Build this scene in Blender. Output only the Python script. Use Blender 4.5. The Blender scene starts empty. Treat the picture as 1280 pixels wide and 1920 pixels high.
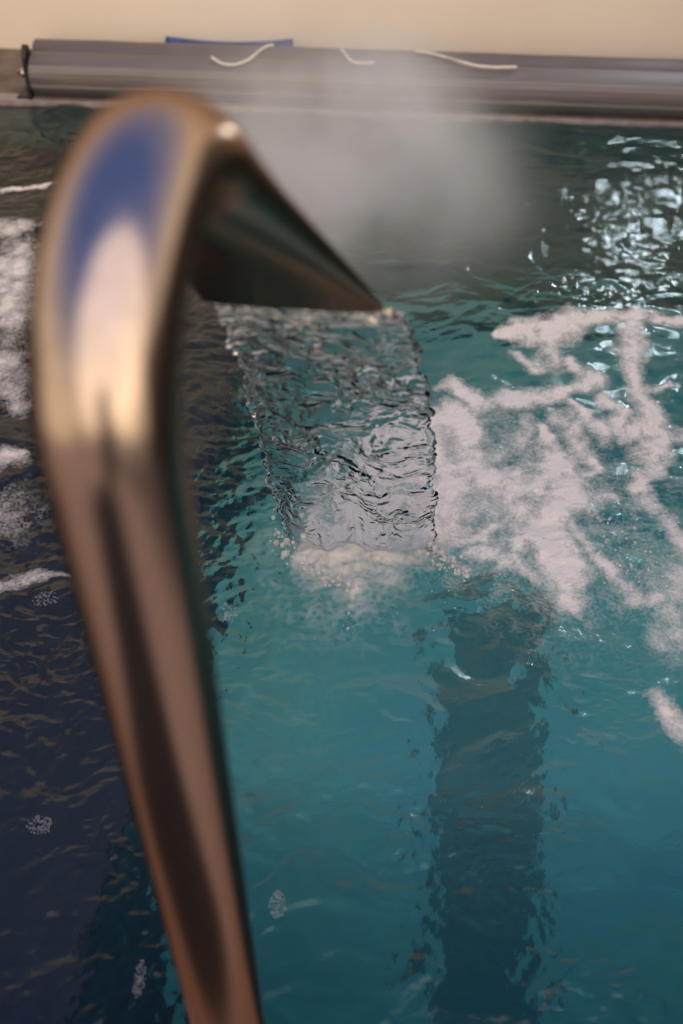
import bpy, bmesh, math, random
import numpy as np
from mathutils import Vector, Matrix

# ------------------------------------------------------------------ camera, sky, sun, exposure
H = 1.85                       # eye height above the water
F = 2000.0                     # focal length in pixels of the 1280x1920 frame
PITCH = math.radians(45)
scene = bpy.context.scene
COL = scene.collection

cam_data = bpy.data.cameras.new('camera')
cam = bpy.data.objects.new('camera', cam_data)
COL.objects.link(cam)
cam.location = (0, 0, H)
cam.rotation_euler = (math.pi / 2 - PITCH, 0, 0)
cam_data.sensor_fit = 'VERTICAL'
cam_data.sensor_height = 36.0
cam_data.lens = 36.0 * F / 1920.0
cam_data.clip_start = 0.02
cam_data.dof.use_dof = True
cam_data.dof.focus_distance = 2.35
cam_data.dof.aperture_fstop = 2.0
scene.camera = cam

scene.view_settings.view_transform = 'Standard'
scene.view_settings.look = 'None'
scene.view_settings.exposure = 0.8
scene.view_settings.gamma = 1.0
scene.view_settings.use_curve_mapping = False
scene.cycles.use_denoising = True
scene.cycles.volume_bounces = 3

world = bpy.data.worlds.new('sky')
scene.world = world
world.use_nodes = True
wn, wl = world.node_tree.nodes, world.node_tree.links
wn.clear()
w_out = wn.new('ShaderNodeOutputWorld')
w_bg = wn.new('ShaderNodeBackground')
w_tc = wn.new('ShaderNodeTexCoord')
w_sep = wn.new('ShaderNodeSeparateXYZ')
w_ramp = wn.new('ShaderNodeValToRGB')
w_ramp.color_ramp.elements[0].position = 0.0
w_ramp.color_ramp.elements[0].color = (1.05, 0.80, 0.55, 1)      # warm glow along the horizon
w_ramp.color_ramp.elements[1].position = 0.80
w_ramp.color_ramp.elements[1].color = (0.10, 0.165, 0.44, 1)      # blue zenith
for pos, colr in ((0.22, (0.85, 0.67, 0.52, 1)), (0.48, (0.40, 0.37, 0.46, 1))):
    w_el = w_ramp.color_ramp.elements.new(pos)
    w_el.color = colr
wl.new(w_tc.outputs['Generated'], w_sep.inputs[0])
wl.new(w_sep.outputs['Z'], w_ramp.inputs[0])
wl.new(w_ramp.outputs[0], w_bg.inputs['Color'])
w_bg.inputs['Strength'].default_value = 0.8
wl.new(w_bg.outputs[0], w_out.inputs['Surface'])

sun_data = bpy.data.lights.new('sun', 'SUN')
sun_data.energy = 1.7
sun_data.color = (1.0, 0.81, 0.60)
sun_data.angle = math.radians(95)
sun = bpy.data.objects.new('sun', sun_data)
COL.objects.link(sun)
SUN_DIR = Vector((0.30, -0.80, 0.54)).normalized()              # towards the sun
sun.rotation_euler = SUN_DIR.to_track_quat('Z', 'Y').to_euler()
sun.location = (-2, -6, 6)

# ------------------------------------------------------------------ small tools
random.seed(5)
YAW = math.radians(4.6)                                          # the pool is turned a little against the view
E1 = Vector((math.cos(YAW), -math.sin(YAW), 0))                  # along the far pool edge
E2 = Vector((math.sin(YAW), math.cos(YAW), 0))                   # across the pool


def at(px, py, z=0.0):
    """point of height z that the photograph shows at pixel (px, py)"""
    u, v = (px - 640) / F, (py - 960) / F
    c, s = math.cos(PITCH), math.sin(PITCH)
    d = Vector((u, c - v * s, -s - v * c))
    return Vector((0, 0, H)) + d * ((z - H) / d.z)


def PW(a, b, z):                                                 # pool coordinates -> world
    return E1 * a + E2 * b + Vector((0, 0, z))


def tag(o, label=None, cat=None, group=None, kind=None):
    if label: o['label'] = label
    if cat: o['category'] = cat
    if group: o['group'] = group
    if kind: o['kind'] = kind
    return o


def empty(name, loc=(0, 0, 0)):
    o = bpy.data.objects.new(name, None)
    COL.objects.link(o)
    o.location = loc
    o.empty_display_size = 0.05
    return o


def link(name, me, mat=None, parent=None):
    o = bpy.data.objects.new(name, me)
    COL.objects.link(o)
    if mat: me.materials.append(mat)
    if parent:
        o.parent = parent
        o.matrix_parent_inverse = Matrix.Translation(-Vector(parent.location))
    return o


def smooth(me):
    me.polygons.foreach_set('use_smooth', [True] * len(me.polygons))


def from_bm(name, bm, mat=None, parent=None, sm=False):
    bmesh.ops.recalc_face_normals(bm, faces=bm.faces)
    me = bpy.data.meshes.new(name)
    bm.to_mesh(me)
    bm.free()
    if sm: smooth(me)
    return link(name, me, mat, parent)


def obox(bm, o, ax, ay, az, bevel=0.0):
    """box with corner o and edge vectors ax, ay, az"""
    vs = [bm.verts.new(o + ax * i + ay * j + az * k) for k in (0, 1) for j in (0, 1) for i in (0, 1)]
    fs = [bm.faces.new([vs[i] for i in q]) for q in
          ((0, 2, 3, 1), (4, 5, 7, 6), (0, 1, 5, 4), (1, 3, 7, 5), (3, 2, 6, 7), (2, 0, 4, 6))]
    if bevel:
        es = list({e for f in fs for e in f.edges})
        bmesh.ops.bevel(bm, geom=es, offset=bevel, segments=3, profile=0.6, affect='EDGES')


def pbox(name, a0, a1, b0, b1, z0, z1, mat, parent=None, bevel=0.0):
    bm = bmesh.new()
    obox(bm, PW(a0, b0, z0), E1 * (a1 - a0), E2 * (b1 - b0), Vector((0, 0, z1 - z0)), bevel)
    return from_bm(name, bm, mat, parent)


def loft(bm, rings, closed=True, caps=True):
    vr = [[bm.verts.new(p) for p in r] for r in rings]
    n = len(vr[0])
    for a, b in zip(vr, vr[1:]):
        for i in range(n if closed else n - 1):
            j = (i + 1) % n
            bm.faces.new((a[i], a[j], b[j], b[i]))
    if caps and closed:
        bm.faces.new(list(reversed(vr[0])))
        bm.faces.new(vr[-1])
    return vr


def tube(bm, pts, r, n=16, caps=True):
    rings = []
    up = Vector((0, 0, 1))
    for i, p in enumerate(pts):
        t = (pts[min(i + 1, len(pts) - 1)] - pts[max(i - 1, 0)]).normalized()
        x = t.cross(up)
        if x.length < 1e-4: x = t.cross(Vector((0, 1, 0)))
        x.normalize()
        y = x.cross(t)
        rr = r[i] if isinstance(r, (list, tuple)) else r
        rings.append([p + (x * math.cos(a) + y * math.sin(a)) * rr for a in [2 * math.pi * k / n for k in range(n)]])
    loft(bm, rings, True, caps)


# numpy gradient-free value noise -------------------------------------------------
def vnoise(x, y, seed=0):
    xi, yi = np.floor(x).astype(np.int64), np.floor(y).astype(np.int64)
    xf, yf = x - xi, y - yi

    def hsh(a, b):
        h = (a * 374761393 + b * 668265263 + seed * 1442695041) & 0xffffffff
        h = ((h ^ (h >> 13)) * 1274126177) & 0xffffffff
        h = h ^ (h >> 16)
        ang = (h & 0xffff) / 65535.0 * 2 * np.pi
        return np.cos(ang), np.sin(ang)
    u = xf * xf * xf * (xf * (xf * 6 - 15) + 10)
    v = yf * yf * yf * (yf * (yf * 6 - 15) + 10)

    def g(dx, dy):
        gx, gy = hsh(xi + dx, yi + dy)
        return gx * (xf - dx) + gy * (yf - dy)
    a = g(0, 0) * (1 - u) + g(1, 0) * u
    b = g(0, 1) * (1 - u) + g(1, 1) * u
    return (a * (1 - v) + b * v) * 1.5


def fbm(x, y, seed=0, octv=4, gain=0.5, lac=2.03):
    s, a = 0, 1.0
    for i in range(octv):
        s = s + a * vnoise(x, y, seed + i * 17)
        x, y, a = x * lac + 3.7, y * lac - 1.9, a * gain
    return s


def sstep(a, b, x):
    t = np.clip((x - a) / (b - a), 0, 1)
    return t * t * (3 - 2 * t)


def grid_mesh(name, X, Y, Z, keep=None, attrs=None):
    ny, nx = X.shape
    idx = np.arange(nx * ny).reshape(ny, nx)
    quads = np.stack([idx[:-1, :-1], idx[:-1, 1:], idx[1:, 1:], idx[1:, :-1]], -1).reshape(-1, 4)
    co = np.stack([X, Y, Z], -1).reshape(-1, 3)
    if keep is not None:
        k = keep.reshape(-1)
        quads = quads[k[quads].any(1)]
        used = np.unique(quads)
        remap = np.full(nx * ny, -1, np.int64)
        remap[used] = np.arange(len(used))
        quads, co = remap[quads], co[used]
    me = bpy.data.meshes.new(name)
    me.vertices.add(len(co))
    me.vertices.foreach_set('co', co.astype(np.float32).ravel())
    me.loops.add(quads.size)
    me.loops.foreach_set('vertex_index', quads.astype(np.int32).ravel())
    me.polygons.add(len(quads))
    me.polygons.foreach_set('loop_start', np.arange(0, quads.size, 4, dtype=np.int32))
    me.polygons.foreach_set('loop_total', np.full(len(quads), 4, dtype=np.int32))
    me.update(calc_edges=True)
    smooth(me)
    for an, arr in (attrs or {}).items():
        at_ = me.attributes.new(an, 'FLOAT', 'POINT')
        vals = arr.reshape(-1)
        if keep is not None: vals = vals[used]
        at_.data.foreach_set('value', vals.astype(np.float32))
    return me


# ------------------------------------------------------------------ materials
def mat(name):
    m = bpy.data.materials.new(name)
    m.use_nodes = True
    nt = m.node_tree
    b = nt.nodes['Principled BSDF']
    return m, nt.nodes, nt.links, b


def noise_col(nodes, links, c0, c1, scale, detail=4, lo=0.35, hi=0.65, coord='Object', stretch=None):
    tc = nodes.new('ShaderNodeTexCoord')
    src = tc.outputs[coord]
    if stretch:
        mp = nodes.new('ShaderNodeMapping')
        mp.inputs['Scale'].default_value = stretch
        links.new(src, mp.inputs[0])
        src = mp.outputs[0]
    n = nodes.new('ShaderNodeTexNoise')
    n.inputs['Scale'].default_value = scale
    n.inputs['Detail'].default_value = detail
    r = nodes.new('ShaderNodeValToRGB')
    r.color_ramp.elements[0].position, r.color_ramp.elements[1].position = lo, hi
    r.color_ramp.elements[0].color, r.color_ramp.elements[1].color = (*c0, 1), (*c1, 1)
    links.new(src, n.inputs['Vector'])
    links.new(n.outputs['Fac'], r.inputs[0])
    return n, r


def rough_mat(name, c0, c1, scale, rough=0.6, bump=0.0, metallic=0.0, stretch=None, detail=4, bdist=0.003):
    m, N, L, b = mat(name)
    n, r = noise_col(N, L, c0, c1, scale, detail, stretch=stretch)
    L.new(r.outputs[0], b.inputs['Base Color'])
    b.inputs['Roughness'].default_value = rough
    b.inputs['Metallic'].default_value = metallic
    if bump:
        bp = N.new('ShaderNodeBump')
        bp.inputs['Strength'].default_value = bump
        bp.inputs['Distance'].default_value = bdist
        L.new(n.outputs['Fac'], bp.inputs['Height'])
        L.new(bp.outputs[0], b.inputs['Normal'])
    return m


M = {}
M['wall'] = rough_mat('beige_plaster', (0.88, 0.78, 0.61), (0.92, 0.82, 0.65), 3.0, 0.85, 0.1)
M['stone'] = rough_mat('brown_stone', (0.10, 0.07, 0.055), (0.20, 0.15, 0.12), 9.0, 0.6, 0.3)
M['deck'] = rough_mat('warm_deck_stone', (0.55, 0.39, 0.26), (0.64, 0.46, 0.32), 6.0, 0.6, 0.2)
M['coping'] = rough_mat('pale_coping', (0.30, 0.24, 0.23), (0.40, 0.33, 0.31), 20.0, 0.55, 0.2)
M['liner'] = rough_mat('turquoise_liner', (0.24, 0.55, 0.59), (0.36, 0.69, 0.63), 1.3, 0.6)
M['wall_tile'] = rough_mat('grey_pool_tile', (0.10, 0.15, 0.14), (0.14, 0.19, 0.175), 10.0, 0.5)
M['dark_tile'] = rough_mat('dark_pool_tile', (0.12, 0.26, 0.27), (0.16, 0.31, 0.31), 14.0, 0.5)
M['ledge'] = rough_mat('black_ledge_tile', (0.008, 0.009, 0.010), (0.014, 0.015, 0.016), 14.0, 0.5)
M['roller'] = rough_mat('grey_cover_fabric', (0.13, 0.113, 0.108), (0.15, 0.132, 0.126), 4.0, 0.62, 0.0, stretch=(1, 14, 14))
M['flap'] = rough_mat('pale_cover_flap', (0.19, 0.167, 0.15), (0.215, 0.19, 0.17), 4.0, 0.6, 0.0, stretch=(1, 14, 14))  # lighter copy of the cover fabric, with the highlight put into its colour
M['rear'] = rough_mat('grey_cover_hem', (0.12, 0.10, 0.10), (0.15, 0.125, 0.12), 4.0, 0.5, 0.0)
M['screen'] = rough_mat('black_stained_timber', (0.012, 0.009, 0.008), (0.022, 0.016, 0.013), 5.0, 0.6, stretch=(8, 8, 1))
M['black'] = rough_mat('black_plastic', (0.012, 0.011, 0.011), (0.03, 0.027, 0.026), 30.0, 0.45)
M['chrome'] = rough_mat('bright_steel', (0.72, 0.70, 0.68), (0.8, 0.78, 0.75), 30.0, 0.18, metallic=1.0)
M['rope'] = rough_mat('cream_rope', (0.62, 0.54, 0.44), (0.78, 0.70, 0.58), 120.0, 0.8, 0.6)
M['tarp'] = rough_mat('blue_tarp', (0.025, 0.055, 0.16), (0.04, 0.085, 0.22), 18.0, 0.55, 0.3)
M['mat'] = rough_mat('dark_rubber', (0.010, 0.008, 0.008), (0.020, 0.016, 0.016), 60.0, 0.8)
M['door'] = rough_mat('dark_door_wood', (0.035, 0.022, 0.016), (0.06, 0.04, 0.03), 5.0, 0.5, stretch=(8, 8, 1))

# brushed bronze-toned stainless steel
m, N, L, b = mat('brushed_steel')
n, r = noise_col(N, L, (0.38, 0.315, 0.275), (0.44, 0.365, 0.32), 5.0, 3, stretch=(30, 30, 1))
L.new(r.outputs[0], b.inputs['Base Color'])
b.inputs['Metallic'].default_value = 1.0
b.inputs['Roughness'].default_value = 0.22
b.inputs['Specular Tint'].default_value = (0.40, 0.29, 0.24, 1)
M['steel'] = m


def water_mat(name, bump=0.0, scale=60, absorb=None):
    m, N, L, b = mat(name)
    N.remove(b)
    out = [q for q in N if q.type == 'OUTPUT_MATERIAL'][0]
    g = N.new('ShaderNodeBsdfGlass')
    g.inputs['IOR'].default_value = 1.33
    g.inputs['Roughness'].default_value = 0.0
    g.inputs['Color'].default_value = (1, 1, 1, 1)
    L.new(g.outputs[0], out.inputs['Surface'])
    if bump:
        tc = N.new('ShaderNodeTexCoord')
        n = N.new('ShaderNodeTexNoise')
        n.inputs['Scale'].default_value = scale
        n.inputs['Detail'].default_value = 3
        L.new(tc.outputs['Object'], n.inputs['Vector'])
        bp = N.new('ShaderNodeBump')
        bp.inputs['Strength'].default_value = bump
        bp.inputs['Distance'].default_value = 0.002
        L.new(n.outputs['Fac'], bp.inputs['Height'])
        L.new(bp.outputs[0], g.inputs['Normal'])
    if absorb:
        v = N.new('ShaderNodeVolumeAbsorption')
        v.inputs['Color'].default_value = (*absorb[0], 1)
        v.inputs['Density'].default_value = absorb[1]
        L.new(v.outputs[0], out.inputs['Volume'])
    return m


M['water'] = water_mat('pool_water', 0.5, 130, ((0.25, 0.88, 0.86), 0.45))
M['sheet'] = water_mat('falling_water')
M['spray'] = water_mat('spray_water')
N, L = M['spray'].node_tree.nodes, M['spray'].node_tree.links
out = [q for q in N if q.type == 'OUTPUT_MATERIAL'][0]
g = [q for q in N if q.type == 'BSDF_GLASS'][0]
df = N.new('ShaderNodeBsdfDiffuse')
df.inputs['Color'].default_value = (0.8, 0.78, 0.76, 1)
mx = N.new('ShaderNodeMixShader')
mx.inputs['Fac'].default_value = 0.28
L.new(g.outputs[0], mx.inputs[1]); L.new(df.outputs[0], mx.inputs[2])
L.new(mx.outputs[0], out.inputs['Surface'])

# foam: white froth that thins out into clear water, its thickness stored on the mesh
def foam_mat(name, scale, gain, col=(0.78, 0.725, 0.635)):
    m, N, L, b = mat(name)
    out = [q for q in N if q.type == 'OUTPUT_MATERIAL'][0]
    b.inputs['Base Color'].default_value = (*col, 1)
    b.inputs['Roughness'].default_value = 0.7
    b.inputs['Subsurface Weight'].default_value = 0.0
    tr = N.new('ShaderNodeBsdfTransparent')
    mix = N.new('ShaderNodeMixShader')
    a = N.new('ShaderNodeAttribute')
    a.attribute_name = 'foam'
    tc = N.new('ShaderNodeTexCoord')
    n1 = N.new('ShaderNodeTexNoise')
    n1.inputs['Scale'].default_value = scale
    n1.inputs['Detail'].default_value = 5
    n1.inputs['Roughness'].default_value = 0.65
    L.new(tc.outputs['Object'], n1.inputs['Vector'])
    vo = N.new('ShaderNodeTexVoronoi')
    vo.inputs['Scale'].default_value = scale * 5
    L.new(tc.outputs['Object'], vo.inputs['Vector'])
    s1 = N.new('ShaderNodeMath'); s1.operation = 'MULTIPLY_ADD'
    s1.inputs[1].default_value = 0.9; s1.inputs[2].default_value = -0.45
    L.new(n1.outputs['Fac'], s1.inputs[0])
    s2 = N.new('ShaderNodeMath'); s2.operation = 'MULTIPLY_ADD'
    s2.inputs[1].default_value = 0.35; s2.inputs[2].default_value = -0.14
    L.new(vo.outputs['Distance'], s2.inputs[0])
    ad = N.new('ShaderNodeMath'); ad.operation = 'ADD'
    L.new(s1.outputs[0], ad.inputs[0]); L.new(s2.outputs[0], ad.inputs[1])
    # noise only matters where there is some foam and it is not yet solid
    mu = N.new('ShaderNodeMath'); mu.operation = 'ADD'
    L.new(a.outputs['Fac'], mu.inputs[0]); L.new(ad.outputs[0], mu.inputs[1])
    mr = N.new('ShaderNodeMapRange')
    mr.inputs['From Min'].default_value = 0.12
    mr.inputs['From Max'].default_value = 1.0
    mr.inputs['To Max'].default_value = gain
    L.new(mu.outputs[0], mr.inputs['Value'])
    ed = N.new('ShaderNodeMapRange')
    ed.inputs['From Min'].default_value = 0.02
    ed.inputs['From Max'].default_value = 0.2
    L.new(a.outputs['Fac'], ed.inputs['Value'])
    mm = N.new('ShaderNodeMath'); mm.operation = 'MULTIPLY'
    L.new(mr.outputs[0], mm.inputs[0]); L.new(ed.outputs[0], mm.inputs[1])
    L.new(mm.outputs[0], mix.inputs['Fac'])
    L.new(tr.outputs[0], mix.inputs[1]); L.new(b.outputs[0], mix.inputs[2])
    L.new(mix.outputs[0], out.inputs['Surface'])
    bp = N.new('ShaderNodeBump')
    bp.inputs['Strength'].default_value = 0.4
    bp.inputs['Distance'].default_value = 0.01
    L.new(mu.outputs[0], bp.inputs['Height'])
    L.new(bp.outputs[0], b.inputs['Normal'])
    return m


M['foam'] = foam_mat('white_foam', 26, 0.95)
M['aerated'] = foam_mat('aerated_water', 14, 0.78)

# thin-walled bubbles
m, N, L, b = mat('bubble_film')
out = [q for q in N if q.type == 'OUTPUT_MATERIAL'][0]
tr = N.new('ShaderNodeBsdfTransparent')
lw = N.new('ShaderNodeLayerWeight'); lw.inputs['Blend'].default_value = 0.22
mix = N.new('ShaderNodeMixShader')
b.inputs['Base Color'].default_value = (0.75, 0.74, 0.74, 1)
b.inputs['Roughness'].default_value = 0.15
L.new(lw.outputs['Facing'], mix.inputs['Fac'])
L.new(tr.outputs[0], mix.inputs[1]); L.new(b.outputs[0], mix.inputs[2])
L.new(mix.outputs[0], out.inputs['Surface'])
M['bubble'] = m

# ------------------------------------------------------------------ the setting
A0, A1 = -2.4, 1.9            # pool along the far edge
B0 = 0.575                    # near pool edge
DECK = 0.04
DF = 0.018                    # level of the far deck
pe = at(50, 186, DF)
B1 = pe.dot(E2)
DEPTH = -1.05
WALL_B = at(30, 90, DF).dot(E2)

DEEP = -1.6                   # the floor falls away towards the far side
bm = bmesh.new()
NEARZ = -1.9


def floor_z(b_):
    def ss(t):
        t = min(max(t, 0), 1)
        return t * t * (3 - 2 * t)
    return DEPTH + (NEARZ - DEPTH) * ss((1.7 - b_) / (1.7 - B0)) ** 1.0 + (DEEP - DEPTH) * ss((b_ - 2.3) / 1.3)


fb = [B0 - .1 + (B1 - B0 + .2) * i / 40 for i in range(41)]
prof = [(b_, floor_z(b_)) for b_ in fb] + [(b_, floor_z(b_) - .1) for b_ in reversed(fb)]
loft(bm, [[PW(a, b_, z_) for b_, z_ in prof] for a in (A0 - .1, A1 + .1)], True, True)
tag(from_bm('pool_floor', bm, M['liner']), kind='structure')
tag(pbox('pool_wall_near', A0 - .1, A1 + .1, B0 - .1, B0, NEARZ, -.012, M['liner']), kind='structure')
tag(pbox('pool_wall_far', A0 - .1, A1 + .1, B1, B1 + .1, DEEP, -.012, M['wall_tile']), kind='structure')
tag(pbox('pool_wall_left', A0 - .1, A0, B0, B1, DEEP, -.012, M['wall_tile']), kind='structure')
tag(pbox('pool_wall_right', A1, A1 + .1, B0, B1, DEEP, -.012, M['wall_tile']), kind='structure')

tag(pbox('coping_far', A0 - .1, A1 + .1, B1 - .006, B1 + .05, -.012, DF, M['coping'], bevel=.004), kind='structure')
tag(pbox('deck_far', A0 - 1.5, A1 + 1.5, B1 + .05, WALL_B, -.10, DF - .003, M['stone']), kind='structure')
tag(pbox('deck_left', A0 - 1.5, A0, B0, B1 + .05, -.012, DF - .004, M['stone']), kind='structure')
tag(pbox('deck_right', A1, A1 + 1.5, B0, B1 + .05, -.012, DF - .004, M['stone']), kind='structure')
tag(pbox('deck_near', A0 - 1.5, .95, -5.0, B0, -.012, DECK, M['deck']), kind='structure')
tag(pbox('deck_near_right', .95, A1 + 1.5, -5.0, B0, -.012, DECK, M['stone']), kind='structure')  # unseen dark deck part, added to darken the right edge of the steel
tag(pbox('wall_far', A0 - 1.5, A1 + 1.5, WALL_B, WALL_B + .2, -.10, 2.8, M['wall']), kind='structure')
tag(pbox('wall_near', A0 - 1.5, A1 + 1.5, -5.2, -5.0, -.10, 0.9, M['wall']), kind='structure')
tag(pbox('wall_right', A1 + .1, A1 + .2, -.3, WALL_B, DF, 1.6, M['door']), kind='structure')  # unseen dark wall, added to darken the steel's right-hand reflection
tag(pbox('wall_left', A0 - .3, A0 - .2, .3, WALL_B, DF, 1.3, M['stone']), kind='structure')  # unseen brown wall, added for the dark left rim of the post

# submerged dark ledge along the left and an added dark floor band for the dark patch in the water
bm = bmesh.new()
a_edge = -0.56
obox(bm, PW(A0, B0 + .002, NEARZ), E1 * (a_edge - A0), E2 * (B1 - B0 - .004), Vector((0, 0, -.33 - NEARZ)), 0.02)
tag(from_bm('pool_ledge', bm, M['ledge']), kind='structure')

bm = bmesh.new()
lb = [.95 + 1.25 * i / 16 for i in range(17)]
band_prof = [(b_, floor_z(b_) + .002) for b_ in lb] + [(b_, floor_z(b_) + .014) for b_ in reversed(lb)]
loft(bm, [[PW(a, b_, z_) for b_, z_ in band_prof] for a in (.13, .43)])
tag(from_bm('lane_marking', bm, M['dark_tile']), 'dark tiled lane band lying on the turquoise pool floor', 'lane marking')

# ------------------------------------------------------------------ water surface
IMP = at(672, 1030)                                              # where the falling sheet meets the pool
res = 0.005
b_lo, b_hi = B0 - 0.0, B1
avals = np.concatenate([np.arange(A0, -1.6, 0.03), np.arange(-1.6, 1.6, res), np.arange(1.6, A1 + .01, 0.03)])
bvals = np.arange(b_lo, b_hi + res, res)
bvals[-1] = b_hi
GA, GB = np.meshgrid(avals, bvals)
WX = GA * E1.x + GB * E2.x
WY = GA * E1.y + GB * E2.y


def wave(X, Y):
    wx = X + 0.05 * fbm(X * 3, Y * 3, 91, 2)
    wy = Y + 0.05 * fbm(X * 3 + 9, Y * 3, 95, 2)
    r = np.hypot(X - IMP.x, Y - IMP.y)
    churn = np.exp(-(r / 0.55) ** 2)
    far = sstep(1.9, 2.9, Y)
    calm = sstep(1.5, 0.7, Y)
    left = sstep(.02, -.35, X - 0.08 * Y)
    pat = sstep(-.35, .5, fbm(X * 2.2, Y * 2.2, 51, 2))          # gusty patches of small ripples
    pat2 = sstep(-.2, .45, fbm(X * 3.1 + 7, Y * 2.6, 57, 2))
    z = 0.010 * fbm(wx * 3.2, wy * 4.2, 1, 2) * (1 - 0.25 * calm)
    z = z + 0.0058 * fbm(wx * 9, wy * 12, 11, 2) * (1 + 0.5 * churn - 0.3 * calm)
    z = z + 0.0026 * fbm(wx * 24, wy * 32, 21, 3) * (0.3 + 0.8 * pat + 0.6 * churn + 0.15 * far + 0.7 * left)
    z = z + 0.0011 * fbm(wx * 60, wy * 76, 27, 2) * (0.32 + 0.9 * pat * pat2 + 0.9 * churn + .9 * left * (1 - far) + .15 * far)
    z = z + 0.0045 * np.cos(r * 62 - 1.0) * np.exp(-((r - .1) / 0.35) ** 2) * (0.4 + 0.6 * fbm(X * 5, Y * 5, 61, 2))
    z = z + 0.014 * churn * np.exp(-(r / 0.2) ** 2)
    return z


WZ = wave(WX, WY)
me = grid_mesh('pool_water', WX, WY, WZ)
wo = link('pool_water', me, M['water'])
tag(wo, 'rippling clear turquoise water filling the pool', 'water', kind='stuff')

# ------------------------------------------------------------------ fountain
head = math.radians(9.2)
HD = Vector((math.sin(head), math.cos(head), 0))                 # the way the spout points
mo = math.radians(6.0)
MS = Vector((math.cos(mo), -math.sin(mo), 0))                    # along the mouth
SIDE = Vector((math.cos(head), -math.sin(head), 0))
R = 0.048
D0 = 0.528
BASE = Vector((-0.152, D0, 0))
UP = Vector((0, 0, 1))
fountain = empty('waterfall_fountain', (BASE.x, BASE.y, DECK))
tag(fountain, 'bronze-toned steel swan-neck fountain pouring a sheet of water into the pool', 'fountain')

RB = 0.13                                                        # bend radius
h_str = 0.475
TILT = math.radians(45)
LB = 0.495


def frame(s, h, ang):
    """point on the neck, direction for slope angle ang (90 = straight up, -45 = down)"""
    p = BASE + HD * s + UP * (H - h)
    t = HD * math.cos(ang) + UP * math.sin(ang)
    nrm = UP * math.cos(ang) - HD * math.sin(ang)
    return p, t, nrm


def ring(p, side, nrm, rw, rt, n=40, e=2.0):
    out = []
    for k in range(n):
        a = 2 * math.pi * k / n
        c, s = math.cos(a), math.sin(a)
        out.append(p + side * rw * math.copysign(abs(c) ** (2 / e), c) + nrm * rt * math.copysign(abs(s) ** (2 / e), s))
    return out


# upright pipe
bm = bmesh.new()
p0 = BASE + UP * DECK
rings = []
for i in range(12):
    z = DECK + (H - h_str - DECK) * i / 11
    p, t, nn = frame(0, H - z, math.pi / 2)
    rings.append(ring(p, SIDE, nn, R, R))
loft(bm, rings, caps=False)
from_bm('upright_pipe', bm, M['steel'], fountain, True)
# bend
bm = bmesh.new()
rings = []
NB = 40
END = TILT
for i in range(NB + 1):
    f = i / NB
    ang = math.pi / 2 - f * (math.pi / 2 + END)
    s = RB * (1 - math.sin(ang))
    h = h_str - RB * math.cos(ang)
    p, t, nn = frame(s, h, ang)
    g = max(0.0, (f - .66) / .34)
    g = g * g * (3 - 2 * g)
    rings.append(ring(p, SIDE, nn, R * (1 + .10 * g), R * (1 - .06 * g), e=2))
loft(bm, rings, caps=False)
from_bm('neck_bend', bm, M['steel'], fountain, True)
s_b, h_b = s, h
# flattened bill
bm = bmesh.new()
rings = []
NL = 30
W_M = 0.111
for i in range(NL + 1):
    f = i / NL
    p, t, nn = frame(s_b + LB * f * math.cos(END), h_b + LB * f * math.sin(END), -END)
    side = SIDE.lerp(MS, f).normalized()
    e = f * f * (3 - 2 * f)
    rw = R * 1.10 + (W_M - R * 1.10) * (0.75 * f + 0.25 * e)
    rt = R * 0.94 + (0.009 - R * 0.94) * (1 - (1 - f) ** 1.5)
    rings.append(ring(p, side, nn, rw, rt, e=2 + 2.2 * e))
mouth_p, mouth_t, mouth_n = p, t, nn
mouth_side = side
# turn inward: the open slot
for k, dep in ((0.97, 0.0), (0.95, -0.03)):
    rings.append(ring(p + t * dep, side, nn, rw * k, rt * 0.72, e=4.2))
loft(bm, rings, caps=False)
bm.verts.ensure_lookup_table()
bm.faces.new([bm.verts[i] for i in range(len(bm.verts) - 40, len(bm.verts))])
from_bm('spout_bill', bm, M['steel'], fountain, True)
# base flange and bolts
bm = bmesh.new()
prof = [(R + .001, .0), (.072, .0), (.074, .003), (.074, .010), (.071, .013), (R + .004, .014), (R + .002, .022), (R + .001, .022)]
rings = [[BASE - E2 * 0.0 + Vector((r * math.cos(a), r * math.sin(a), DECK + z)) for a in [2 * math.pi * k / 40 for k in range(40)]] for r, z in prof]
loft(bm, rings, caps=False)
fl = from_bm('base_flange', bm, M['steel'], fountain, True)
for k in range(4):
    a = math.pi / 4 + k * math.pi / 2
    bm = bmesh.new()
    c = BASE + Vector((.063 * math.cos(a), .063 * math.sin(a), DECK + .013))
    rings = [[c + Vector((r * math.cos(q), r * math.sin(q), z)) for q in [2 * math.pi * j / 6 for j in range(6)]] for r, z in ((.006, 0), (.006, .005), (.0045, .0065))]
    loft(bm, rings)
    from_bm('bolt', bm, M['chrome'], fountain)

# ------------------------------------------------------------------ falling sheet of water
NU, NV = 150, 330
MP = mouth_p + mouth_t * 0.0
zb = -0.03
drop = MP.z - zb
out_dir = (Vector((IMP.x, IMP.y, 0)) - Vector((MP.x, MP.y, 0)))
reach = out_dir.length
out_dir.normalize()
slope0 = 0.62                                                    # how steeply it leaves the bill
T = math.sqrt((drop - slope0 * reach) / 4.905)
vh = reach / T
v = np.linspace(0, 1, NV)[:, None]
u = np.linspace(-1, 1, NU)[None, :]
tt = v * T
cx = MP.x + out_dir.x * vh * tt
cy = MP.y + out_dir.y * vh * tt
cz = MP.z - slope0 * vh * tt - 4.905 * tt ** 2
w_top, w_bot = W_M * 0.96, 0.178
hw = w_top + (w_bot - w_top) * (1 - (1 - v) ** 1.7)
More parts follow.
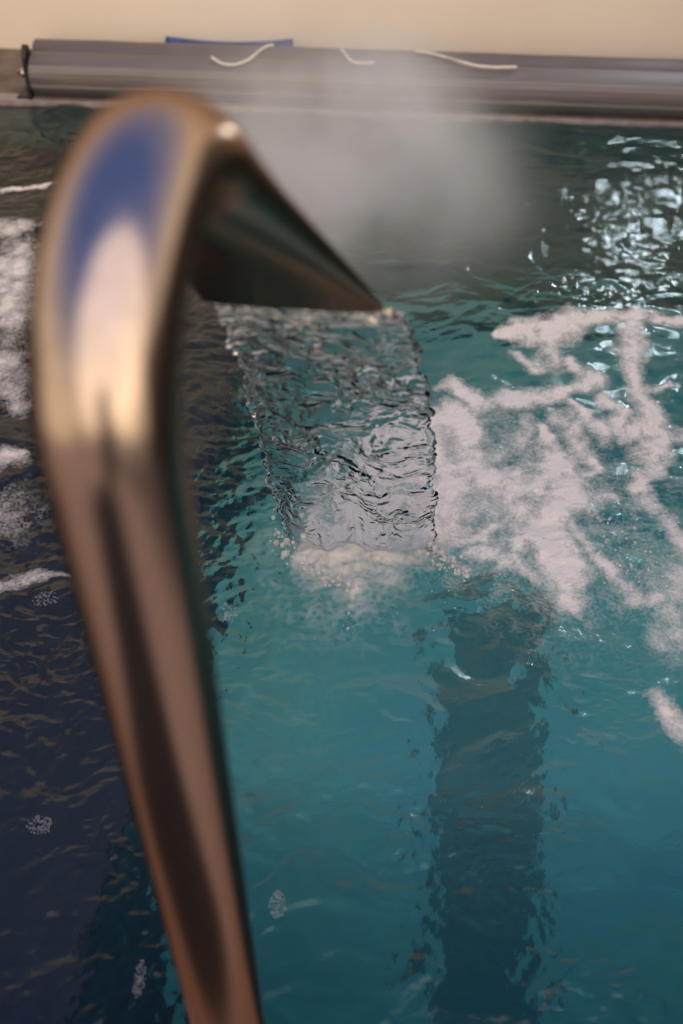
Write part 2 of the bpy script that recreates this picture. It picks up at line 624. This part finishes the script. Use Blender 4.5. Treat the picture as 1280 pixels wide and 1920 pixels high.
# ragged margins
wobL = 0.016 * fbm(v * 12, v * 0 + 2.0, 301, 4, .6) * sstep(0.02, .35, v)
wobR = 0.012 * fbm(v * 16, v * 0 + 7.0, 311, 4, .65) * sstep(0.02, .35, v)
uu = u * hw + wobL * np.clip(-u, 0, 1) ** 3 + wobR * np.clip(u, 0, 1) ** 3
sx, sy = mouth_side.x, mouth_side.y
# normal of the mid surface (pointing away from the post, upward)
dz = (-slope0 * vh - 9.81 * tt) / vh
nl = np.sqrt(1 + dz ** 2)
nx_, ny_, nz_ = -dz * out_dir.x / nl, -dz * out_dir.y / nl, 1 / nl
grow = 0.8 + 0.2 * sstep(0.0, .5, v)
q = u * hw * 1.0
L_ = v * drop * 1.25
wq = q + .02 * fbm(q * 14, L_ * 9, 401, 2)
wl_ = L_ + .02 * fbm(q * 14 + 4, L_ * 9, 405, 2)
rough = sstep(-.25, .45, fbm(wq * 9, wl_ * 5, 371, 3) + 0.35 * np.clip(-u, -1, 1) - 0.25 * v + .12)   # rough and smooth windows
rough = np.maximum(0.26 + 0.74 * rough, 1 - sstep(.10, .32, v))
mid = grow * (0.016 * fbm(wq * 8, wl_ * 5, 321, 2) + 0.007 * rough * fbm(wq * 20, wl_ * 18, 325, 2))
mid = mid + 0.034 * fbm(q * 9 + 5, L_ * 2, 377, 3) * sstep(.72, .98, v)
# a few slanting folds run down across the sheet
for k, (off, sl, am) in enumerate(((.30, .9, .006), (.52, -.7, .005), (.70, .55, .005), (.12, -.5, .004))):
    ln_ = (v - off - sl * .22 * u + .05 * fbm(q * 9 + k * 5, L_ * 4, 381 + k, 2)) / 0.022
    mid = mid + am * np.exp(-ln_ ** 2) * sstep(-.5, .3, fbm(q * 6 + k * 3, L_ * 3, 391 + k, 2) + .1)
th = 0.0045 + 0.0040 * (1 + fbm(wq * 18, wl_ * 22, 331, 3)) * (0.25 + .75 * rough)
ripf = rough * grow * (0.0033 * fbm(wq * 36, wl_ * 58, 341, 4, .6))
ripb = rough * grow * (0.0033 * fbm(wq * 40, wl_ * 52, 351, 4, .6))
rim = np.exp(-((1 - np.abs(u)) * hw / 0.010) ** 2)
bead = 0.55 + 0.9 * fbm(v * 30 + u * 3, np.sign(u) * 3 + 0 * v, 361, 3)
bulge = rim * 0.012 * np.clip(bead, 0.12, 1.5) * (0.35 + .65 * sstep(0, .4, v))
edge = np.sqrt(np.clip(1 - (np.abs(u) ** 40), 0, 1))
thk = (np.clip(th, .002, 1) + bulge) * edge
fx = cx + sx * uu
fy = cy + sy * uu
fz = cz + 0 * uu


def side_pts(sgn, rip):
    o = mid + sgn * thk * 0.5 + rip * edge
    return fx + nx_ * o, fy + ny_ * o, fz + nz_ * o


fr = side_pts(1, ripf)
bk = side_pts(-1, ripb)
X = np.concatenate([fr[0], bk[0][:, ::-1], fr[0][:, :1]], 1)
Y = np.concatenate([fr[1], bk[1][:, ::-1], fr[1][:, :1]], 1)
Z = np.concatenate([fr[2], bk[2][:, ::-1], fr[2][:, :1]], 1)
me = grid_mesh('water_sheet', X, Y, Z)
bm = bmesh.new()
bm.from_mesh(me)
bmesh.ops.remove_doubles(bm, verts=bm.verts, dist=1e-5)
bnd = [e for e in bm.edges if e.is_boundary]
bmesh.ops.holes_fill(bm, edges=bnd, sides=0)
bmesh.ops.recalc_face_normals(bm, faces=bm.faces)
bm.to_mesh(me)
bm.free()
smooth(me)
so = link('water_sheet', me, M['sheet'])
tag(so, 'clear rippled sheet of water falling from the steel spout into the pool', 'waterfall')

# ------------------------------------------------------------------ foam
def crop5(x, y): return (780 + x / 2.56, 540 + y / 2.56)


S5 = [  # strokes in a 2.56x enlargement of the photograph's right middle: points (x, y, radius), strength
    ([(390, 220, 22), (520, 205, 55), (640, 210, 80), (760, 170, 60), (900, 130, 38), (1100, 135, 30), (1260, 160, 30)], 0.95),
    ([(650, 345, 62), (560, 390, 28), (480, 320, 30)], 0.75),
    ([(1050, 185, 55), (1020, 310, 62), (1035, 420, 42), (1055, 500, 50), (1110, 560, 48), (1130, 680, 78), (1150, 760, 62), (1110, 880, 52), (1030, 960, 32)], 0.95),
    ([(1080, 475, 30), (1220, 468, 18)], 0.7),
    ([(755, 365, 35), (835, 440, 45), (740, 490, 26), (640, 512, 50), (450, 535, 52), (300, 560, 46), (190, 470, 40)], 1.0),
    ([(190, 465, 32), (90, 500, 20)], 0.45),
    ([(110, 640, 50), (190, 640, 85), (230, 700, 60)], 1.15),
    ([(80, 800, 90), (120, 920, 120), (100, 1080, 100)], 0.85),
    ([(250, 820, 110), (330, 900, 90), (430, 930, 60), (530, 990, 35)], 0.62),
    ([(740, 550, 25), (850, 660, 42), (925, 710, 45), (1050, 700, 22)], 0.9),
    ([(900, 540, 30), (990, 620, 34), (940, 700, 40)], 0.75),
    ([(720, 650, 52), (790, 780, 55), (880, 850, 28)], 0.7),
    ([(600, 690, 28), (650, 800, 58), (700, 900, 82), (740, 980, 84), (640, 1080, 80), (650, 1200, 72), (690, 1300, 75), (720, 1390, 80), (755, 1490, 48)], 1.05),
    ([(560, 990, 35), (640, 890, 45)], 0.8),
    ([(780, 810, 60), (870, 870, 26), (820, 915, 15)], 0.55),
    ([(490, 1060, 22), (430, 1140, 22), (300, 1200, 22), (180, 1230, 22)], 0.55),
    ([(230, 1270, 20), (380, 1300, 32), (450, 1270, 30), (500, 1170, 30), (480, 1080, 30)], 0.6),
    ([(450, 1280, 22), (500, 1350, 20), (555, 1395, 28)], 0.6),
    ([(560, 1180, 40), (610, 1240, 40)], 0.75),
    ([(740, 1120, 30), (820, 1240, 30), (880, 1310, 35), (980, 1440, 38), (1060, 1520, 34), (1170, 1510, 24)], 0.62),
    ([(1080, 980, 45), (1180, 1080, 45), (1240, 1170, 50), (1290, 1260, 60)], 0.6),
    ([(1160, 1670, 60), (1260, 1660, 90)], 0.5),
    ([(1260, 1400, 70), (1300, 1500, 80)], 0.5),
    ([(500, 740, 30), (540, 640, 30)], 0.35),
    ([(1220, 690, 30), (1290, 700, 40)], 0.6),
    ([(880, 980, 30), (930, 1000, 18)], 0.5),
    ([(1250, 1650, 120), (1330, 1500, 150)], 0.45),
]
right_strokes = [([(*crop5(x, y), r / 2.56) for x, y, r in pts], k) for pts, k in S5]
right_strokes += [([(1215, 1310, 14), (1290, 1375, 24)], 0.75),
                  ([(1150, 900, 260)], 0.13), ([(900, 900, 130)], 0.4), ([(1000, 1000, 150)], .2)]
churn_strokes = [([(570, 1045, 22), (630, 1010, 45), (700, 960, 75), (750, 880, 90), (785, 810, 70)], 1.15),
                 ([(690, 900, 55), (740, 830, 60)], 1.0),
                 ([(640, 1030, 40), (730, 1000, 60), (800, 950, 60)], 1.1),
                 ([(600, 1062, 22), (650, 1085, 24), (665, 1108, 12)], 0.42),
                 ([(690, 1060, 50)], 0.4), ([(640, 1040, 140)], 0.25)]
left_strokes = [([(-30, 352, 5), (95, 350, 5)], 0.8), ([(-20, 430, 22), (60, 425, 14)], 0.6),
                ([(-20, 520, 50), (30, 470, 30), (20, 580, 40)], 0.72), ([(0, 690, 40), (40, 760, 18)], 0.42),
                ([(-10, 862, 18), (50, 858, 10)], 0.62), ([(-20, 600, 150)], 0.18), ([(20, 960, 60)], 0.25),
                ([(-20, 1105, 14), (40, 1090, 9), (130, 1085, 5)], 0.5)]


def stroke_field(X, Y, strokes, warp=0.03):
    wx = X + warp * fbm(X * 7, Y * 7, 501, 5, .62)
    wy = Y + warp * 1.2 * fbm(X * 7 + 31, Y * 7, 507, 5, .62)
    f = np.zeros_like(X)
    for pts, k in strokes:
        best = np.zeros_like(X)
        W = []
        for px, py, r in pts:
            p = at(px, py)
            sc = (p - Vector((0, 0, H))).length / F
            W.append((p.x, p.y, r * sc * 1.2))
        if len(W) == 1: W = W * 2
        for (x0, y0, r0), (x1, y1, r1) in zip(W, W[1:]):
            dx, dy = x1 - x0, y1 - y0
            l2 = dx * dx + dy * dy + 1e-12
            t = np.clip(((wx - x0) * dx + (wy - y0) * dy) / l2, 0, 1)
            # seen at a slant, a patch is longer along y
            d = np.hypot(wx - x0 - t * dx, (wy - y0 - t * dy) * 0.72)
            rr = r0 + (r1 - r0) * t
            best = np.maximum(best, 1 - sstep(0.0, 1.6, d / rr))
        f = 1 - (1 - np.clip(f, 0, 1)) * (1 - np.clip(best * k, 0, 1)) if len(pts) == 1 else np.maximum(f, best * k)
    return f


def foam_obj(name, strokes, label, x0, x1, y0, y1, lift, matn, res=0.0045, warp=0.017, thick=0.006):
    gx, gy = np.meshgrid(np.arange(x0, x1, res), np.arange(y0, y1, res))
    f = stroke_field(gx, gy, strokes, warp)
    holes = fbm(gx * 16, gy * 14, 521, 4)
    f = np.clip(f * (1.08 + 0.5 * holes + 0.2 * fbm(gx * 5, gy * 4, 527, 2)), 0, 1.25)
    z = wave(gx, gy) + lift + thick * np.clip(f, 0, 1) * (0.6 + 0.5 * fbm(gx * 40, gy * 40, 531, 3))
    me = grid_mesh(name, gx, gy, z, f > 0.03, {'foam': f})
    return tag(link(name, me, M[matn]), label, 'foam', kind='stuff')


foam_obj('drifting_foam', right_strokes, 'lacy white foam drifting on the water right of the waterfall', 0.12, 1.45, 1.15, 3.05, 0.002, 'foam')
foam_obj('churned_foam', churn_strokes, 'white churned foam under the foot of the water sheet', -0.35, 0.45, 1.45, 2.25, 0.001, 'aerated')
foam_obj('grey_foam', left_strokes, 'thin greyish foam at the left behind the steel post', -1.6, -0.5, 1.45, 3.6, 0.002, 'foam')

# small clusters of bubbles
ico = bmesh.new()
bmesh.ops.create_icosphere(ico, subdivisions=2, radius=1)
ico_v = np.array([v_.co[:] for v_ in ico.verts])
ico_f = np.array([[v_.index for v_ in f.verts] for f in ico.faces])
ico.free()


def blobs(name, centres, radii, m, stretch=None):
    n = len(centres)
    nv = len(ico_v)
    co = np.concatenate([ico_v * (r if stretch is None else np.array(stretch[i]) * r) + np.array(c) for i, (c, r) in enumerate(zip(centres, radii))])
    fc = np.concatenate([ico_f + i * nv for i in range(n)])
    me = bpy.data.meshes.new(name)
    me.vertices.add(len(co)); me.vertices.foreach_set('co', co.astype(np.float32).ravel())
    me.loops.add(fc.size); me.loops.foreach_set('vertex_index', fc.astype(np.int32).ravel())
    me.polygons.add(len(fc))
    me.polygons.foreach_set('loop_start', np.arange(0, fc.size, 3, dtype=np.int32))
    me.polygons.foreach_set('loop_total', np.full(len(fc), 3, dtype=np.int32))
    me.update(calc_edges=True)
    smooth(me)
    return link(name, me, m)


def wz(x, y): return float(wave(np.array([[x]]), np.array([[y]]))[0, 0])


clusters = [(425, 1150, 20, 17, 'round cluster of bubbles floating just right of the steel post'),
            (75, 1548, 22, 13, 'lone oval bubble cluster on the dark water left of the post'),
            (86, 1127, 24, 14, 'pale bubble cluster beside a thin foam line left of the post'),
            (521, 1698, 15, 18, 'small bubble cluster on the turquoise water low beside the post'),
            (262, 1838, 10, 24, 'faint narrow bubble cluster near the bottom left of the post')]
for px, py, rx, ry, lab in clusters:
    c = at(px, py)
    sc = (c - Vector((0, 0, H))).length / F
    cs, rs = [], []
    tries = 0
    while len(cs) < 85 and tries < 3000:
        tries += 1
        a, rr = random.uniform(0, 2 * math.pi), math.sqrt(random.random())
        x = c.x + rr * math.cos(a) * rx * sc
        y = c.y + rr * math.sin(a) * ry * sc * 1.35
        r = random.choice((.0009, .0012, .0016, .0022, .003)) * (1.2 - .5 * rr)
        if any((x - k[0]) ** 2 + (y - k[1]) ** 2 < (0.72 * (r + s_)) ** 2 for k, s_ in zip(cs, rs)): continue
        cs.append((x, y, wz(x, y) + r * .4)); rs.append(r)
    tag(blobs('bubble_cluster', cs, rs, M['bubble']), lab, 'bubbles', 'bubble clusters floating on the pool')

# splashing drops
cs, rs = [], []


def drops(p0, p1, n, spread, zmax, r0, r1):
    for _ in range(n):
        t = random.random()
        px, py = p0[0] + (p1[0] - p0[0]) * t + random.gauss(0, spread), p0[1] + (p1[1] - p0[1]) * t + random.gauss(0, spread)
        z = random.random() ** 2 * zmax + .004
        p = at(px, py, z)
        cs.append((p.x, p.y, z + max(0, wz(p.x, p.y)))); rs.append(r0 + (r1 - r0) * random.random() ** 2)


drops((520, 1000), (545, 1050), 40, 10, .05, .0015, .009)
drops((545, 1045), (665, 1110), 100, 10, .03, .001, .006)
drops((800, 1015), (872, 1078), 110, 6, .04, .001, .0065)
drops((805, 1020), (830, 1075), 45, 7, .04, .001, .0055)
drops((640, 1110), (660, 1180), 12, 8, .01, .001, .003)
drops((1090, 960), (1230, 1100), 110, 35, .03, .001, .0042)
drops((500, 850), (525, 1030), 14, 8, .12, .001, .004)
drops((660, 1130), (900, 1160), 20, 25, .01, .0008, .002)
tag(blobs('splash_drops', cs, rs, M['spray']), 'tiny clear drops splashing around the foot of the waterfall', 'water drops', kind='stuff')

# ------------------------------------------------------------------ cover roller on the far edge
def on_line(px, py, b):
    """pool coordinate a and height z for the pixel, on the vertical plane E2 = b"""
    u_, v_ = (px - 640) / F, (py - 960) / F
    c, s = math.cos(PITCH), math.sin(PITCH)
    d = Vector((u_, c - v_ * s, -s - v_ * c))
    k = b / d.dot(E2)
    p = Vector((0, 0, H)) + d * k
    return p.dot(E1), p.z


RR = 0.080
rb = B1 + 0.05
rz = DF + RR + 0.004
ra0 = on_line(66, 140, rb)[0]
ra1 = A1 - .05
roller = empty('cover_roller', PW(ra0, rb, DF))
tag(roller, 'long grey pool cover wound on a roller along the far pool edge', 'cover roller')


def cyl(name, a0, a1, b, z, r, m, parent, n=48, segs=24, wob=0.0, seed=0, chamfer=0.0):
    bm = bmesh.new()
    rings = []
    ts = [0] + ([chamfer / (a1 - a0)] if chamfer else []) + [i / segs for i in range(1, segs)] + ([1 - chamfer / (a1 - a0)] if chamfer else []) + [1]
    rnd = random.Random(seed)
    offs = [rnd.uniform(-1, 1) * wob for _ in ts]
    for t, o in zip(ts, offs):
        rr = r - (chamfer if chamfer and t in (0, 1) else 0) + o
        rings.append([PW(a0 + (a1 - a0) * t, b + rr * math.cos(q), z + rr * math.sin(q)) for q in [2 * math.pi * k / n for k in range(n)]])
    loft(bm, rings)
    o = from_bm(name, bm, m, parent, False)
    for pl in o.data.polygons:
        pl.use_smooth = len(pl.vertices) == 4
    return o


cyl('wound_cover', ra0, ra1, rb, rz, RR, M['roller'], roller, wob=0.0009, seed=3, chamfer=.004)
# the loose outer edge of the wound cover, a raised strip along its length
bm = bmesh.new()
strip = []
for t in np.linspace(0, 1, 25):
    a = ra0 + .004 + (ra1 - ra0 - .008) * t
    row = []
    for dq, rr in ((0, RR - .001), (1.5, RR + .005), (6, RR + .006), (20, RR + .005), (60, RR + .003), (95, RR - .001)):
        q = math.radians(136 + dq)
        row.append(PW(a, rb + rr * math.cos(q), rz + rr * math.sin(q)))
    strip.append(row)
loft(bm, strip, closed=False, caps=False)
from_bm('cover_flap', bm, M['flap'], roller, False)
# bracket: black bearing plate, axle, washer and nut
bm = bmesh.new()
prof = [(-.055, 0), (-.05, .05), (-.042, .10), (-.036, .155), (-.02, .185), (0, .195), (.02, .185), (.036, .155), (.042, .10), (.05, .05), (.055, 0)]
vr = [[bm.verts.new(PW(a, rb + x, DF + y)) for x, y in prof] for a in (ra0 - .028, ra0 - .012)]
bm.faces.new(vr[0]); bm.faces.new(list(reversed(vr[1])))
for i in range(len(prof)):
    j = (i + 1) % len(prof)
    bm.faces.new((vr[0][i], vr[0][j], vr[1][j], vr[1][i]))
from_bm('bearing_plate', bm, M['black'], roller)
pbox('bracket_foot', ra0 - .075, ra0 - .028, rb - .05, rb + .05, DF, DF + .008, M['black'], roller, .002)
az = rz + 0.03
cyl('washer', ra0 - .034, ra0 - .028, rb, rz, .024, M['chrome'], roller, 24, 2)
cyl('axle', ra0 - .07, ra0 + .01, rb, rz, .010, M['chrome'], roller, 20, 2)
cyl('collar', ra0 - .012, ra0 - .001, rb, rz, .036, M['chrome'], roller, 28, 2)
cyl('nut', ra0 - .056, ra0 - .040, rb, rz, .017, M['chrome'], roller, 6, 2)

# second, thinner roll lying behind
RT = 0.052
tb = B1 + 0.33
tz = DF + RT
ta0 = on_line(66, 90, tb)[0]
rear = cyl('rolled_hem', ta0, A1 - .03, tb, tz, RT, M['rear'], None, 36, 24, .0012, 9, .004)
tag(rear, 'thin grey rolled-up sheet lying behind the cover roller by the wall', 'rolled cover')

# blue folded tarp over the back of the thin roll
bl0, bl1 = on_line(313, 86, tb + .085)[0], on_line(548, 88, tb + .085)[0]
bm = bmesh.new()
rings = []
for i in range(25):
    t = i / 24
    a = bl0 + (bl1 - bl0) * t
    top = DF + .080 + 0.018 * (2 * t - 1) ** 2 + .006 * t
    hz = (top - DF) / 2
    rings.append([PW(a, tb + .085 + .029 * math.copysign(abs(math.cos(q)) ** .7, math.cos(q)), DF + hz + hz * math.copysign(abs(math.sin(q)) ** .7, math.sin(q)))
                  for q in [2 * math.pi * k / 18 for k in range(18)]])
loft(bm, rings)
tag(from_bm('folded_tarp', bm, M['tarp'], None, True), 'blue folded tarp tucked behind the thin grey roll by the wall', 'tarp')


# ropes
def on_roll(px, py, clear=0.009):
    """where the pixel's line of sight first meets a rope's height above either roll (or the tarp)"""
    for b in np.linspace(rb - .1, tb + .12, 900):
        a, z = on_line(px, py, b)
        top = -1
        for cb, cz_, r in ((rb, rz, RR + .006), (tb, tz, RT)):
            if abs(b - cb) < r + clear:
                top = max(top, cz_ + math.sqrt((r + clear) ** 2 - (b - cb) ** 2))
        if z <= top:
            return PW(a, b, z)
    a, z = on_line(px, py, tb)
    return PW(a, tb, max(z, tz + RT + .008))


def rope(name, pix, label):
    pts = [on_roll(px, py) for px, py in pix]
    for _ in range(2):
        pts = [pts[0]] + [(pts[i - 1] + pts[i] * 2 + pts[i + 1]) * .25 + Vector((0, 0, .0012)) for i in range(1, len(pts) - 1)] + [pts[-1]]
    bm = bmesh.new()
    tube(bm, pts, 0.0062, 10)
    tag(from_bm(name, bm, M['rope'], None, True), label, 'rope', 'cream ropes tied over the rolled covers')


def curve(keys, n=26):
    ks = [Vector((x, y, 0)) for x, y in keys]
    P = [ks[0]] + ks + [ks[-1]]
    out = []
    for i in range(1, len(P) - 2):
        for k in range(6):
            t = k / 6
            a_, b_, c_, d_ = P[i - 1], P[i], P[i + 1], P[i + 2]
            o_ = 0.5 * ((2 * b_) + (c_ - a_) * t + (2 * a_ - 5 * b_ + 4 * c_ - d_) * t * t + (3 * b_ - a_ - 3 * c_ + d_) * t ** 3)
            out.append((o_.x, o_.y))
    return out + [keys[-1]]


rope('tie_rope', curve([(512, 86), (500, 88), (486, 97), (468, 112), (448, 121), (430, 123), (412, 119), (396, 108)]),
     'cream rope sagging in a loop from the blue tarp over the grey roller')
rope('tie_rope', curve([(640, 94), (646, 102), (654, 112), (664, 118), (680, 120), (700, 118)]),
     'short cream rope end hooked over the roller right of the blue tarp')
rope('tie_rope', curve([(778, 97), (805, 101), (835, 109), (868, 119), (900, 126), (935, 128), (968, 127)]),
     'longest cream rope lying slantwise over the roller, rightmost of three')

# ------------------------------------------------------------------ unseen things set up for reflections in water and steel
# assumed cool floodlight on the far wall, added above the frame for water glints
gl = at(1195, 485)
dv = gl - Vector((0, 0, H))
k = (WALL_B - gl.dot(E2)) / dv.dot(E2)
fp = gl + Vector((dv.x, dv.y, -dv.z)) * k
fa, fz_ = fp.dot(E1), fp.z
assumed_flood = empty('wall_floodlight', PW(fa, WALL_B, fz_))
tag(assumed_flood, 'cool white floodlight on the beige wall, mirrored as glints in the water', 'lamp')
pbox('housing', fa - .12, fa + .12, WALL_B - .07, WALL_B - .025, fz_ - .09, fz_ + .09, M['black'], assumed_flood, .008)
pbox('bracket', fa - .03, fa + .03, WALL_B - .026, WALL_B, fz_ - .05, fz_ + .05, M['black'], assumed_flood)
m, N, L, b = mat('led_panel')
b.inputs['Base Color'].default_value = (.8, .85, .9, 1)
b.inputs['Emission Color'].default_value = (0.72, 0.90, 1.0, 1)
b.inputs['Emission Strength'].default_value = 75.0
M['led'] = m
pbox('led_panel', fa - .09, fa + .09, WALL_B - .074, WALL_B - .0695, fz_ - .06, fz_ + .06, M['led'], assumed_flood)  # glowing face of the assumed, unseen lamp

# added dark mat and panel whose reflections stand in for the camera holder
bm = bmesh.new()
obox(bm, PW(-.85, -1.7, DECK), E1 * 1.0, E2 * 2.0, Vector((0, 0, .008)), .003)
tag(from_bm('floor_runner', bm, M['mat']), 'dark rubber runner on the near deck, mirrored as a dark stripe in the post', 'mat')
stand_in = empty('timber_screen', PW(.25, -1.75, DECK))
tag(stand_in, 'dark upright timber screen on the near deck behind the runner', 'screen')
for k in range(5):
    pbox('plank', -.12 + .150 * k, .024 + .150 * k, -1.76, -1.735, DECK + .05, 1.98, M['screen'], stand_in, .004)
for k in (-.07, .53):
    pbox('post', k, k + .06, -1.83, -1.77, DECK, 1.94, M['screen'], stand_in, .004)
for k in (.35, 1.60):
    pbox('rail', -.12, .624, -1.77, -1.76, k, k + .08, M['screen'], stand_in)

# ------------------------------------------------------------------ steam over the far water
m, N, L, b = mat('steam')
N.remove(b)
out = [q for q in N if q.type == 'OUTPUT_MATERIAL'][0]
vs = N.new('ShaderNodeVolumeScatter')
vs.inputs['Color'].default_value = (0.97, 0.97, 0.90, 1)
vs.inputs['Anisotropy'].default_value = 0.2
tc = N.new('ShaderNodeTexCoord')
nz = N.new('ShaderNodeTexNoise')
nz.inputs['Scale'].default_value = 3.2
nz.inputs['Detail'].default_value = 3
L.new(tc.outputs['Object'], nz.inputs['Vector'])
mp = N.new('ShaderNodeMapping')
mp.inputs['Location'].default_value = (-1, -1, -1)
mp.inputs['Scale'].default_value = (2, 2, 2)
L.new(tc.outputs['Generated'], mp.inputs[0])
ln = N.new('ShaderNodeVectorMath'); ln.operation = 'LENGTH'
L.new(mp.outputs[0], ln.inputs[0])
fa_ = N.new('ShaderNodeMapRange'); fa_.inputs['From Min'].default_value = 1.0; fa_.inputs['From Max'].default_value = 0.1
fa_.interpolation_type = 'SMOOTHSTEP'
L.new(ln.outputs['Value'], fa_.inputs['Value'])
nr = N.new('ShaderNodeMapRange'); nr.inputs['From Min'].default_value = 0.36; nr.inputs['From Max'].default_value = 0.7
L.new(nz.outputs['Fac'], nr.inputs['Value'])
mu = N.new('ShaderNodeMath'); mu.operation = 'MULTIPLY'
L.new(fa_.outputs[0], mu.inputs[0]); L.new(nr.outputs[0], mu.inputs[1])
m2 = N.new('ShaderNodeMath'); m2.operation = 'MULTIPLY'; m2.inputs[1].default_value = 5.2
L.new(mu.outputs[0], m2.inputs[0])
L.new(m2.outputs[0], vs.inputs['Density'])
L.new(vs.outputs[0], out.inputs['Volume'])
bm = bmesh.new()
bmesh.ops.create_icosphere(bm, subdivisions=3, radius=1)
c = at(625, 390, 0.30)
for vv in bm.verts:
    vv.co = Vector((c.x, c.y, .44)) + Vector((vv.co.x * .68, vv.co.y * .72, vv.co.z * .41))
st = from_bm('steam', bm, m, None, True)
tag(st, 'pale steam drifting over the far water in front of the roller', 'steam', kind='stuff')
